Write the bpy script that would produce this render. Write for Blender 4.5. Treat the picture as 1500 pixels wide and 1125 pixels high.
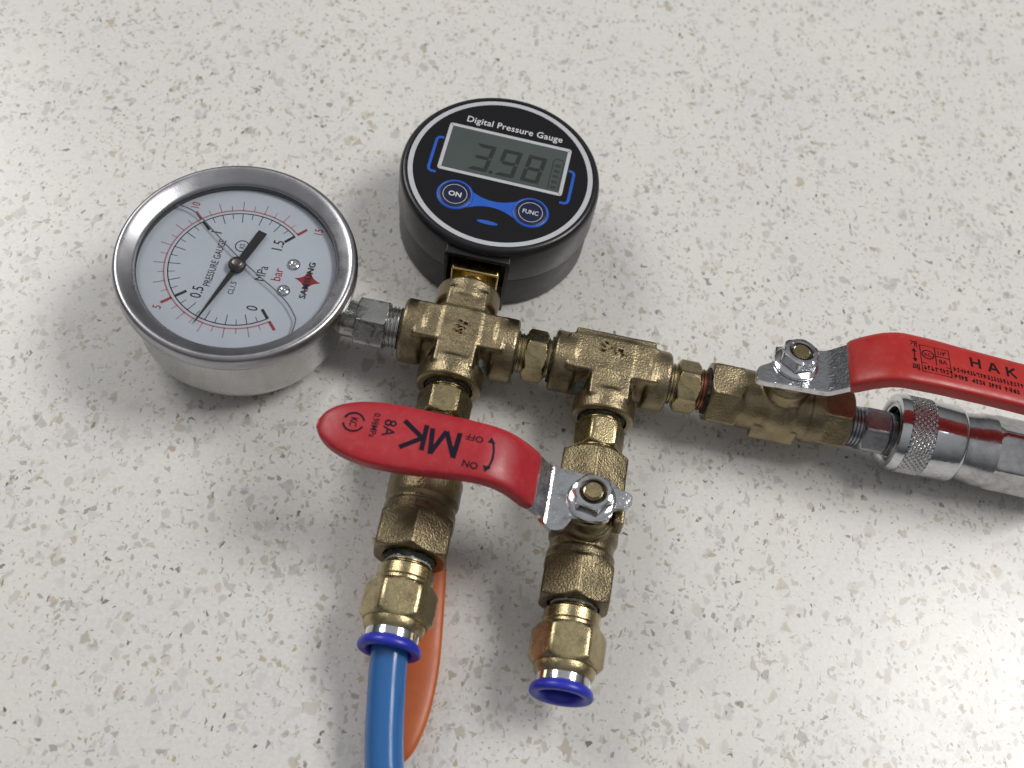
import bpy, bmesh, math, random
import numpy as np
from mathutils import Matrix, Vector, noise

random.seed(7)
S = 0.001                      # every size below is in millimetres
scene = bpy.context.scene
for o in list(bpy.data.objects):
    bpy.data.objects.remove(o)
col = scene.collection
R = math.radians

# ------------------------------------------------------------------ camera
cam_d = bpy.data.cameras.new('camera')
cam = bpy.data.objects.new('camera', cam_d)
col.objects.link(cam)
F = Vector((0.0121, 0.5042, -0.8635)).normalized()
RT = Vector((0.9800, 0.1656, 0.1104))
RT = (RT - F * RT.dot(F)).normalized()
UP = RT.cross(F).normalized()
M3 = Matrix((RT, UP, -F)).transposed()
cam.matrix_world = Matrix.Translation(Vector((13.789, -181.359, 306.89)) * S) @ M3.to_4x4()
cam_d.sensor_width = 36.0
cam_d.lens = 40.8
cam_d.clip_start = 0.01
cam_d.clip_end = 20.0
cam_d.dof.use_dof = True
cam_d.dof.focus_distance = 0.330
cam_d.dof.aperture_fstop = 14.0
scene.camera = cam

# ------------------------------------------------------------------ light
world = bpy.data.worlds.new('World')
scene.world = world
world.use_nodes = True
bg = world.node_tree.nodes['Background']
# an indoor surround: dim walls at eye level, paler ceiling overhead
wn = world.node_tree
tc = wn.nodes.new('ShaderNodeTexCoord')
sp = wn.nodes.new('ShaderNodeSeparateXYZ')
wr = wn.nodes.new('ShaderNodeValToRGB')
wn.links.new(tc.outputs['Generated'], sp.inputs[0])
wn.links.new(sp.outputs['Z'], wr.inputs[0])
wr.color_ramp.elements[0].position = 0.15
wr.color_ramp.elements[0].color = (0.07, 0.07, 0.072, 1)
wr.color_ramp.elements[1].position = 0.95
wr.color_ramp.elements[1].color = (0.37, 0.372, 0.378, 1)
wn.links.new(wr.outputs[0], bg.inputs[0])
bg.inputs[1].default_value = 1.0


def ceiling_lamp(name, loc, size, power, colour, aim):
    d = bpy.data.lights.new(name, 'AREA')
    d.shape = 'RECTANGLE'
    d.size, d.size_y = size
    d.energy = power
    d.color = colour
    o = bpy.data.objects.new(name, d)
    col.objects.link(o)
    o.location = Vector(loc) * S
    o.rotation_euler = (Vector(aim) * S - o.location).to_track_quat('-Z', 'Y').to_euler()
    return o


ceiling_lamp('ceiling_lamp', (1120, 430, 1650), (0.80, 0.60), 23, (1.0, 0.98, 0.95), (40, 0, 0))
ceiling_lamp('ceiling_lamp', (-1450, 1000, 1650), (1.0, 0.8), 20, (1.0, 0.98, 0.95), (0, 0, 0))

vs = scene.view_settings
vs.view_transform = 'Standard'
vs.look = 'None'
vs.exposure = 0.0
vs.gamma = 1.0
vs.use_curve_mapping = False

# ------------------------------------------------------------------ materials
MATS = {}


def new_mat(name):
    m = bpy.data.materials.new(name)
    m.use_nodes = True
    nt = m.node_tree
    b = nt.nodes['Principled BSDF']
    MATS[name] = m
    return m, nt, b


def nd(nt, t, **kw):
    n = nt.nodes.new(t)
    for k, v in kw.items():
        if k.startswith('i_'):
            key = k[2:]
            n.inputs[int(key) if key.isdigit() else key].default_value = v
        else:
            setattr(n, k, v)
    return n


def math_n(nt, op, a, b=None, c=None, clamp=False):
    n = nt.nodes.new('ShaderNodeMath')
    n.operation = op
    n.use_clamp = clamp
    for i, x in enumerate((a, b, c)):
        if x is None:
            continue
        if hasattr(x, 'is_linked'):
            nt.links.new(x, n.inputs[i])
        else:
            n.inputs[i].default_value = x
    return n.outputs[0]


def mixc(nt, fac, a, b, mode='MIX'):
    n = nt.nodes.new('ShaderNodeMix')
    n.data_type = 'RGBA'
    n.blend_type = mode
    for sock, x in ((n.inputs[0], fac), (n.inputs[6], a), (n.inputs[7], b)):
        if hasattr(x, 'is_linked'):
            nt.links.new(x, sock)
        else:
            sock.default_value = x if not isinstance(x, tuple) else (*x, 1)[:4]
    return n.outputs[2]


def ramp(nt, fac, stops):
    n = nt.nodes.new('ShaderNodeValToRGB')
    el = n.color_ramp.elements
    while len(el) < len(stops):
        el.new(0.5)
    for e, (p, c) in zip(el, stops):
        e.position = p
        e.color = (c, c, c, 1) if not isinstance(c, tuple) else (*c, 1)
    nt.links.new(fac, n.inputs[0])
    return n.outputs[0]


def noise_n(nt, vec, scale, detail=3, rough=0.55, dist=0.0):
    n = nt.nodes.new('ShaderNodeTexNoise')
    n.inputs['Scale'].default_value = scale
    n.inputs['Detail'].default_value = detail
    n.inputs['Roughness'].default_value = rough
    n.inputs['Distortion'].default_value = dist
    nt.links.new(vec, n.inputs['Vector'])
    return n.outputs[0]


def objco(nt):
    return nt.nodes.new('ShaderNodeTexCoord').outputs['Object']


def stdmat(name, c1, c2=None, metallic=0.0, rough=(0.4, 0.5), vscale=150, bump=0.0, bscale=2500,
           bump2=0.0, b2scale=300, coat=0.0, ior=1.5, stain=None, stain_amt=0.5, sscale=220, spec=0.5):
    m, nt, b = new_mat(name)
    L = nt.links.new
    co = objco(nt)
    f = noise_n(nt, co, vscale, 5, 0.62)
    fr = ramp(nt, f, [(0.34, 0.0), (0.66, 1.0)])
    c = mixc(nt, fr, c1, c2 if c2 else c1)
    if stain:
        f2 = noise_n(nt, co, sscale, 6, 0.7, 0.6)
        fs = ramp(nt, f2, [(0.52, 0.0), (0.68, stain_amt)])
        c = mixc(nt, fs, c, stain)
    L(c, b.inputs['Base Color'])
    b.inputs['Metallic'].default_value = metallic
    b.inputs['IOR'].default_value = ior
    b.inputs['Specular IOR Level'].default_value = spec
    b.inputs['Coat Weight'].default_value = coat
    f3 = noise_n(nt, co, vscale * 2.3, 4, 0.6)
    mr = nd(nt, 'ShaderNodeMapRange')
    L(f3, mr.inputs[0])
    mr.inputs[1].default_value = 0.3
    mr.inputs[2].default_value = 0.7
    mr.inputs[3].default_value, mr.inputs[4].default_value = rough
    L(mr.outputs[0], b.inputs['Roughness'])
    prev = None
    for st, sc, dt in ((bump, bscale, 2), (bump2, b2scale, 4)):
        if st:
            bn = nd(nt, 'ShaderNodeBump')
            bn.inputs['Strength'].default_value = st
            bn.inputs['Distance'].default_value = 0.0004
            L(noise_n(nt, co, sc, dt, 0.6), bn.inputs['Height'])
            if prev:
                L(prev, bn.inputs['Normal'])
            prev = bn.outputs[0]
    if prev:
        L(prev, b.inputs['Normal'])
    return m


BRASS1, BRASS2 = (0.355, 0.29, 0.175), (0.235, 0.19, 0.12)
stdmat('brass_cast', BRASS1, BRASS2, 1.0, (0.28, 0.42), 130, 0.42, 1700, 0.06, 600, stain=(0.13, 0.115, 0.07), stain_amt=0.6, sscale=150)
stdmat('brass_cast_dark', (0.30, 0.245, 0.145), (0.19, 0.155, 0.095), 1.0, (0.28, 0.42), 130, 0.45, 1700, 0.06, 600, stain=(0.09, 0.08, 0.05), stain_amt=0.6, sscale=150)
stdmat('brass_machined', (0.50, 0.415, 0.235), (0.37, 0.305, 0.175), 1.0, (0.20, 0.34), 160, 0.22, 2400, 0.05, 420, stain=(0.15, 0.12, 0.065), stain_amt=0.6, sscale=300)
stdmat('brass_bright', (0.74, 0.56, 0.22), (0.60, 0.45, 0.18), 1.0, (0.16, 0.30), 200, 0.05, 1500)
stdmat('copper_ring', (0.34, 0.14, 0.08), (0.2, 0.1, 0.06), 1.0, (0.3, 0.45), 300)
stdmat('chrome', (0.74, 0.75, 0.77), (0.66, 0.67, 0.69), 1.0, (0.07, 0.16), 200, 0.05, 900, 0.05, 250, stain=(0.34, 0.34, 0.35), stain_amt=0.4, sscale=260)
stdmat('chrome_plate', (0.72, 0.73, 0.75), (0.58, 0.59, 0.61), 1.0, (0.08, 0.2), 300, 0.28, 1100, 0.12, 380, stain=(0.22, 0.22, 0.23), stain_amt=0.5, sscale=420)
stdmat('chrome_worn', (0.66, 0.66, 0.67), (0.48, 0.48, 0.49), 1.0, (0.12, 0.28), 350, 0.05, 1300, 0.015, 350, stain=(0.25, 0.25, 0.25), stain_amt=0.4, sscale=330)
stdmat('steel_stained', (0.52, 0.52, 0.51), (0.40, 0.40, 0.39), 1.0, (0.18, 0.32), 200, 0.10, 1500, stain=(0.035, 0.035, 0.033), stain_amt=0.9, sscale=260)
stdmat('hub_bronze', (0.16, 0.14, 0.13), (0.10, 0.09, 0.085), 1.0, (0.25, 0.4), 400)
stdmat('zinc_plated', (0.42, 0.43, 0.46), (0.32, 0.33, 0.36), 1.0, (0.26, 0.4), 200, 0.15, 1200, stain=(0.15, 0.15, 0.16), stain_amt=0.5)
stdmat('red_vinyl', (0.43, 0.017, 0.028), (0.36, 0.014, 0.023), 0.0, (0.30, 0.48), 90, 0.06, 1500, 0.10, 240, stain=(0.47, 0.07, 0.075), stain_amt=0.35, sscale=420)
stdmat('red_vinyl_bright', (0.45, 0.023, 0.020), (0.38, 0.019, 0.016), 0.0, (0.30, 0.48), 90, 0.06, 1500, 0.10, 240, stain=(0.48, 0.07, 0.06), stain_amt=0.35, sscale=420)
stdmat('orange_vinyl', (0.56, 0.125, 0.025), (0.48, 0.10, 0.02), 0.0, (0.35, 0.45), 90, 0.05, 1500)
stdmat('navy_print', (0.006, 0.007, 0.018), (0.016, 0.010, 0.022), 0.0, (0.45, 0.6), 500, spec=0.12)
stdmat('dark_print', (0.022, 0.008, 0.009), (0.014, 0.006, 0.007), 0.0, (0.45, 0.6), 500, spec=0.12)
stdmat('black_plastic', (0.012, 0.0125, 0.015), (0.009, 0.009, 0.011), 0.0, (0.26, 0.34), 120, 0.05, 3000)
stdmat('grey_black_plastic', (0.017, 0.0175, 0.020), (0.013, 0.0135, 0.016), 0.0, (0.38, 0.46), 120, 0.10, 3500)
stdmat('black_gloss', (0.0045, 0.0045, 0.006), None, 0.0, (0.05, 0.09), 80)
stdmat('silver_print', (0.50, 0.51, 0.54), (0.46, 0.47, 0.50), 0.0, (0.35, 0.45), 300)
stdmat('white_print', (0.62, 0.63, 0.65), None, 0.0, (0.4, 0.5), 300)
stdmat('blue_print', (0.018, 0.105, 0.52), (0.015, 0.09, 0.46), 0.0, (0.3, 0.4), 300)
stdmat('navy_button', (0.004, 0.008, 0.04), None, 0.0, (0.3, 0.4), 300)
stdmat('lcd_glass', (0.070, 0.085, 0.080), (0.062, 0.076, 0.071), 0.0, (0.10, 0.16), 60)
stdmat('lcd_segment', (0.022, 0.028, 0.028), None, 0.0, (0.2, 0.3), 100)
stdmat('lcd_segment_faint', (0.036, 0.045, 0.043), None, 0.0, (0.2, 0.3), 100)
stdmat('dial_white', (0.67, 0.72, 0.79), (0.63, 0.68, 0.75), 0.0, (0.4, 0.5), 40)
stdmat('black_print', (0.015, 0.016, 0.020), None, 0.0, (0.4, 0.5), 100)
stdmat('red_print', (0.42, 0.035, 0.045), None, 0.0, (0.4, 0.5), 100)
stdmat('pink_print', (0.52, 0.20, 0.22), None, 0.0, (0.4, 0.5), 100)
stdmat('deep_red_print', (0.38, 0.012, 0.025), None, 0.0, (0.35, 0.45), 100)
stdmat('black_paint', (0.010, 0.010, 0.013), None, 0.0, (0.35, 0.45), 300)
stdmat('gasket', (0.022, 0.022, 0.026), (0.03, 0.03, 0.034), 0.0, (0.35, 0.5), 200)
stdmat('stainless', (0.44, 0.44, 0.46), (0.37, 0.37, 0.39), 1.0, (0.24, 0.38), 60, 0.06, 2500, stain=(0.30, 0.30, 0.31), stain_amt=0.3, sscale=60)
stdmat('stainless_case', (0.56, 0.56, 0.55), (0.48, 0.48, 0.475), 1.0, (0.22, 0.34), 60, 0.05, 1800, stain=(0.38, 0.38, 0.37), stain_amt=0.35, sscale=50)
stdmat('blue_plastic', (0.024, 0.036, 0.46), (0.018, 0.028, 0.38), 0.0, (0.28, 0.38), 150, 0.05, 1500)
stdmat('sealant', (0.010, 0.011, 0.008), (0.028, 0.028, 0.020), 0.0, (0.5, 0.8), 900, 0.8, 1600, stain=(0.16, 0.18, 0.14), stain_amt=0.5, sscale=700)
stdmat('dried_paste', (0.17, 0.19, 0.17), (0.06, 0.065, 0.05), 0.0, (0.5, 0.7), 700, 0.6, 1800)
stdmat('white_tape', (0.55, 0.60, 0.62), (0.3, 0.34, 0.36), 0.0, (0.4, 0.6), 700, 0.5, 1500)

# translucent blue polyurethane tube
m, nt, b = new_mat('blue_tube')
b.inputs['Base Color'].default_value = (0.035, 0.15, 0.40, 1)
b.inputs['Roughness'].default_value = 0.17
b.inputs['Subsurface Weight'].default_value = 0.35
b.inputs['Subsurface Radius'].default_value = (0.3, 0.8, 2.0)
b.inputs['Subsurface Scale'].default_value = 0.002

# thin clear sheet of the gauge window
m, nt, b = new_mat('window_glass')
nt.nodes.remove(b)
out = nt.nodes['Material Output']
tr = nd(nt, 'ShaderNodeBsdfTransparent')
tr.inputs[0].default_value = (0.985, 0.99, 0.995, 1)
gl = nd(nt, 'ShaderNodeBsdfGlossy')
gl.inputs['Roughness'].default_value = 0.04
fr = nd(nt, 'ShaderNodeFresnel')
fr.inputs['IOR'].default_value = 1.5
mx = nd(nt, 'ShaderNodeMixShader')
nt.links.new(fr.outputs[0], mx.inputs[0])
nt.links.new(tr.outputs[0], mx.inputs[1])
nt.links.new(gl.outputs[0], mx.inputs[2])
nt.links.new(mx.outputs[0], out.inputs[0])

# clear liquid edge behind the window
m, nt, b = new_mat('liquid_edge')
b.inputs['Base Color'].default_value = (0.20, 0.20, 0.22, 1)
b.inputs['Roughness'].default_value = 0.1

# speckled engineered stone
m, nt, b = new_mat('speckled_quartz')
L = nt.links.new
co = objco(nt)
warp = nd(nt, 'ShaderNodeTexNoise')
warp.inputs['Scale'].default_value = 420
warp.inputs['Detail'].default_value = 2
L(co, warp.inputs['Vector'])
wsub = nd(nt, 'ShaderNodeVectorMath', operation='SUBTRACT')
L(warp.outputs['Color'], wsub.inputs[0])
wsub.inputs[1].default_value = (0.5, 0.5, 0.5)
wsc = nd(nt, 'ShaderNodeVectorMath', operation='SCALE')
L(wsub.outputs[0], wsc.inputs[0])
wsc.inputs['Scale'].default_value = 0.0022
wadd = nd(nt, 'ShaderNodeVectorMath', operation='ADD')
L(co, wadd.inputs[0])
L(wsc.outputs[0], wadd.inputs[1])
WCO = wadd.outputs[0]

cloud = noise_n(nt, co, 26, 5, 0.6)
base = mixc(nt, ramp(nt, cloud, [(0.3, 0.0), (0.7, 1.0)]), (0.625, 0.615, 0.605), (0.69, 0.668, 0.63))
fine = noise_n(nt, co, 900, 4, 0.65)
base = mixc(nt, ramp(nt, fine, [(0.42, 0.0), (0.62, 0.55)]), base, (0.745, 0.74, 0.72))
fine2 = noise_n(nt, WCO, 520, 4, 0.7)
base = mixc(nt, ramp(nt, fine2, [(0.56, 0.0), (0.70, 0.45)]), base, (0.50, 0.485, 0.445))


def chips(base, scale, rot, thr, c_stops, sx=1.0, sy=1.0, soft=0.10):
    """random cells of a cell pattern become stone chips, the rest stays matrix"""
    mp = nd(nt, 'ShaderNodeMapping')
    mp.inputs['Rotation'].default_value = (0, 0, rot)
    mp.inputs['Scale'].default_value = (sx, sy, 1)
    mp.inputs['Location'].default_value = (rot * 3.1, rot * 1.7, 0.013 * rot)
    L(WCO, mp.inputs['Vector'])
    v = nd(nt, 'ShaderNodeTexVoronoi', feature='F1', voronoi_dimensions='2D')
    v.inputs['Scale'].default_value = scale
    L(mp.outputs[0], v.inputs['Vector'])
    ve = nd(nt, 'ShaderNodeTexVoronoi', feature='DISTANCE_TO_EDGE', voronoi_dimensions='2D')
    ve.inputs['Scale'].default_value = scale
    L(mp.outputs[0], ve.inputs['Vector'])
    sep = nd(nt, 'ShaderNodeSeparateColor')
    L(v.outputs['Color'], sep.inputs[0])
    clus = noise_n(nt, mp.outputs[0], 70, 3, 0.6)
    clus = math_n(nt, 'MULTIPLY_ADD', clus, 3.2 * thr, -0.6 * thr)
    pick = math_n(nt, 'LESS_THAN', sep.outputs[0], clus)
    # a chip keeps clear of its cell wall by its own random amount
    inset = math_n(nt, 'MULTIPLY', sep.outputs[1], 0.16)
    e = math_n(nt, 'SUBTRACT', ve.outputs['Distance'], inset)
    e = math_n(nt, 'DIVIDE', e, soft, clamp=True)
    mask = math_n(nt, 'MULTIPLY', pick, e)
    colr = ramp(nt, sep.outputs[2], c_stops)
    al = math_n(nt, 'MULTIPLY_ADD', sep.outputs[1], 0.65, 0.34)
    return mixc(nt, math_n(nt, 'MULTIPLY', mask, al, clamp=True), base, colr)


pale = [(0.0, (0.60, 0.60, 0.59)), (0.3, (0.49, 0.455, 0.375)), (0.6, (0.48, 0.475, 0.465)), (1.0, (0.52, 0.51, 0.515))]
mid = [(0.0, (0.41, 0.35, 0.24)), (0.35, (0.39, 0.375, 0.35)), (0.7, (0.44, 0.38, 0.26)), (1.0, (0.35, 0.345, 0.34))]
tan = [(0.0, (0.50, 0.45, 0.35)), (0.5, (0.45, 0.44, 0.43)), (1.0, (0.42, 0.36, 0.25))]
dark = [(0.0, (0.15, 0.11, 0.06)), (0.4, (0.18, 0.17, 0.16)), (0.75, (0.26, 0.20, 0.11)), (1.0, (0.09, 0.085, 0.08))]
base = chips(base, 340, 0.4, 0.13, pale, 1.0, 0.75, 0.16)
base = chips(base, 760, 1.1, 0.10, mid, 1.0, 0.62, 0.16)
base = chips(base, 540, 2.0, 0.045, mid, 0.75, 1.15, 0.14)
base = chips(base, 350, 2.7, 0.014, mid, 1.15, 0.85, 0.12)
base = chips(base, 250, 6.1, 0.008, tan, 1.1, 0.8, 0.10)
base = chips(base, 1150, 3.3, 0.09, mid, soft=0.16)
base = chips(base, 900, 4.1, 0.022, dark, 1.0, 0.7, 0.14)
base = chips(base, 560, 5.2, 0.006, dark, 0.8, 1.2, 0.12)
L(base, b.inputs['Base Color'])
rg = noise_n(nt, co, 30, 4, 0.6)
mr = nd(nt, 'ShaderNodeMapRange')
L(rg, mr.inputs[0])
mr.inputs[3].default_value, mr.inputs[4].default_value = 0.20, 0.31
L(mr.outputs[0], b.inputs['Roughness'])
bn = nd(nt, 'ShaderNodeBump')
bn.inputs['Strength'].default_value = 0.10
bn.inputs['Distance'].default_value = 0.0004
L(noise_n(nt, co, 230, 5, 0.65, 0.8), bn.inputs['Height'])
L(bn.outputs[0], b.inputs['Normal'])

# ------------------------------------------------------------------ mesh helpers (millimetres)
WORIG = {}


class MB:
    def __init__(self):
        self.v, self.f = [], []

    def add(self, vs, fs):
        k = len(self.v)
        self.v += [Vector(p) for p in vs]
        self.f += [tuple(i + k for i in f) for f in fs]
        return self

    def join(self, other):
        return self.add(other.v, other.f)


class Frame:
    """origin + axis a (along), b, c"""

    def __init__(self, o, a, c=(0, 0, 1)):
        self.o = Vector(o)
        self.a = Vector(a).normalized()
        c = Vector(c)
        if abs(self.a.dot(c.normalized())) > 0.999:
            c = Vector((0, 1, 0))
        self.c = (c - self.a * c.dot(self.a)).normalized()
        self.b = self.c.cross(self.a).normalized()

    def p(self, a, b, c):
        return self.o + self.a * a + self.b * b + self.c * c


def lathe(fr, prof, n=64, rfun=None):
    """prof [(a, r)...]; angle measured from c towards b; r = 0 ends close to a point"""
    mb = MB()
    rings = []
    for a, r in prof:
        if r <= 1e-6:
            rings.append([len(mb.v)])
            mb.v.append(fr.p(a, 0, 0))
        else:
            ids = []
            for i in range(n):
                t = 2 * math.pi * i / n
                rr = rfun(a, r, t) if rfun else r
                ids.append(len(mb.v))
                mb.v.append(fr.p(a, rr * math.sin(t), rr * math.cos(t)))
            rings.append(ids)
    for k in range(len(rings) - 1):
        A, B = rings[k], rings[k + 1]
        for i in range(n):
            j = (i + 1) % n
            if len(A) == 1 and len(B) == 1:
                continue
            if len(A) == 1:
                mb.f.append((A[0], B[j], B[i]))
            elif len(B) == 1:
                mb.f.append((A[i], A[j], B[0]))
            else:
                mb.f.append((A[i], A[j], B[j], B[i]))
    return mb


def poly_r(t, apothem, phase, n, p):
    s = 0.0
    for k in range(n):
        c = math.cos(t - phase - 2 * math.pi * k / n)
        if c > 0:
            s += (c / apothem) ** p
    return s ** (-1 / p)


def hexbar(fr, a0, a1, af, phase=0.0, sides=6, p=60, cham=0.8, cr=None, n=96, bore0=0, bore1=0):
    """prismatic nut with turned (conical) ends; phase = angle of one flat's normal"""
    ap = af / 2
    rc = ap / math.cos(math.pi / sides)
    lo = cr if cr else ap * 0.985
    prof = []
    if bore0:
        prof += [(a0 + 3.5, 0), (a0 + 3.5, bore0), (a0, bore0)]
    else:
        prof += [(a0, 0)]
    prof += [(a0, lo)]
    for q in (0.35, 0.7, 1.0):
        prof.append((a0 + cham * q, lo + (rc - lo) * q))
    for q in (1.0, 0.7, 0.35):
        prof.append((a1 - cham * q, lo + (rc - lo) * q))
    prof += [(a1, lo)]
    if bore1:
        prof += [(a1, bore1), (a1 - 3.5, bore1), (a1 - 3.5, 0)]
    else:
        prof += [(a1, 0)]

    def rf(a, r, t):
        if r < lo * 0.9:
            return r
        return min(r, poly_r(t, ap, phase, sides, p))
    return lathe(fr, prof, n, rf)


def thread(fr, a0, a1, r, pitch=1.0, depth=0.5, n=48):
    prof = [(a0, 0), (a0, r - depth)]
    k = max(1, int(round((a1 - a0) / pitch)))
    st = (a1 - a0) / k
    for i in range(k):
        prof += [(a0 + st * (i + 0.25), r - depth), (a0 + st * (i + 0.45), r), (a0 + st * (i + 0.6), r), (a0 + st * (i + 0.85), r - depth)]
    prof += [(a1, r - depth), (a1, 0)]
    return lathe(fr, prof, n)


def lump_ring(fr, a0, a1, r, amp, seed, n=96):
    """sealant squeezed out round a joint"""
    m = 5
    prof = [(a0, r * 0.6)] + [(a0 + (a1 - a0) * i / (m - 1), r) for i in range(m)] + [(a1, r * 0.6)]

    def rf(a, rr, t):
        if rr < r * 0.9:
            return rr
        q = noise.noise(Vector((math.cos(t) * 3.1 + seed, math.sin(t) * 3.1, a * 0.9)))
        q2 = noise.noise(Vector((math.cos(t) * 8 + seed, math.sin(t) * 8, a * 2.2)))
        u = (a - a0) / (a1 - a0)
        return rr * (0.93 + 0.07 * math.sin(math.pi * u)) + amp * (q + 0.6 * q2)
    mb = lathe(fr, prof, n, rf)
    k = len(prof)
    mb.f.append(tuple(range(n))[::-1])
    mb.f.append(tuple((k - 1) * n + i for i in range(n)))
    return mb


def box(fr, a, b, c):
    v = [fr.p(x, y, z) for x in a for y in b for z in c]
    f = [(0, 1, 3, 2), (4, 6, 7, 5), (0, 4, 5, 1), (2, 3, 7, 6), (0, 2, 6, 4), (1, 5, 7, 3)]
    return MB().add(v, f)


def prism(fr, pts, h0, h1):
    """polygon in the (a, b) plane, extruded along c"""
    n = len(pts)
    v = [fr.p(x, y, h0) for x, y in pts] + [fr.p(x, y, h1) for x, y in pts]
    f = [tuple(range(n))[::-1], tuple(range(n, 2 * n))] + [(i, (i + 1) % n, n + (i + 1) % n, n + i) for i in range(n)]
    return MB().add(v, f)


def sharpen(me, deg=32):
    bm = bmesh.new()
    bm.from_mesh(me)
    bmesh.ops.remove_doubles(bm, verts=bm.verts, dist=1e-7)
    bmesh.ops.recalc_face_normals(bm, faces=bm.faces)
    lim = R(deg)
    for f in bm.faces:
        f.smooth = True
    for e in bm.edges:
        if len(e.link_faces) == 2 and e.calc_face_angle(0) > lim:
            e.smooth = False
    bm.to_mesh(me)
    bm.free()


def worig(o):
    return WORIG[o.name]


def link(name, me, mat, parent, origin):
    o = bpy.data.objects.new(name, me)
    col.objects.link(o)
    WORIG[o.name] = Vector(origin)
    if parent:
        o.parent = parent
        o.location = (Vector(origin) - worig(parent)) * S
    else:
        o.location = Vector(origin) * S
    if mat and not me.materials:
        me.materials.append(MATS[mat])
    return o


def build(name, mb, mat, parent=None, deg=32, smooth=True, origin=None, label=None, bevel=0.0):
    if origin is None:
        xs = [[p[i] for p in mb.v] for i in range(3)]
        origin = Vector([(min(x) + max(x)) / 2 for x in xs])
    me = bpy.data.meshes.new(name)
    me.from_pydata([tuple((p - origin) * S) for p in mb.v], [], mb.f)
    me.update()
    sharpen(me, deg)
    o = link(name, me, mat, parent, origin)
    if bevel:
        md = o.modifiers.new('bevel', 'BEVEL')
        md.width = bevel * S
        md.segments = 2
        md.limit_method = 'ANGLE'
        md.angle_limit = R(40)
    if label:
        o['label'] = label
    return o


# signed distance shapes for castings: each is f(P) -> distance, P an (N, 3) array in millimetres
def _ax(fr, P):
    d = P - np.array(fr.o)
    return d @ np.array(fr.a), d @ np.array(fr.b), d @ np.array(fr.c)


def d_cyl(fr, a0, a1, r, e=0.7):
    def f(P):
        a, b_, c = _ax(fr, P)
        q0 = np.hypot(b_, c) - r + e
        q1 = np.abs(a - (a0 + a1) / 2) - (a1 - a0) / 2 + e
        return np.minimum(np.maximum(q0, q1), 0) + np.hypot(np.maximum(q0, 0), np.maximum(q1, 0)) - e
    return f


def d_box(fr, ra, rb, rc, e=0.8):
    def f(P):
        Q = _ax(fr, P)
        qs = [np.abs(q - (r[0] + r[1]) / 2) - (r[1] - r[0]) / 2 + e for q, r in zip(Q, (ra, rb, rc))]
        m = np.sqrt(sum(np.maximum(q, 0) ** 2 for q in qs))
        return m + np.minimum(np.maximum(np.maximum(qs[0], qs[1]), qs[2]), 0) - e
    return f


def d_hex(fr, a0, a1, af, phase, sides=6, e=0.35, cham=1.1):
    ap = af / 2
    rc = ap / math.cos(math.pi / sides)

    def f(P):
        a, b_, c = _ax(fr, P)
        q = None
        for k in range(sides):
            t = phase + 2 * math.pi * k / sides
            d = b_ * math.sin(t) + c * math.cos(t) - ap
            if q is None:
                q = d
            else:                       # rounded corner between neighbouring flats
                h = np.maximum(e - np.abs(q - d), 0) / e
                q = np.maximum(q, d) + h * h * e * 0.25
        q1 = np.abs(a - (a0 + a1) / 2) - (a1 - a0) / 2
        cone = (np.hypot(b_, c) - rc + (cham + q1) * 1.4) * 0.62
        return np.maximum(np.maximum(q, q1), cone)
    return f


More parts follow.
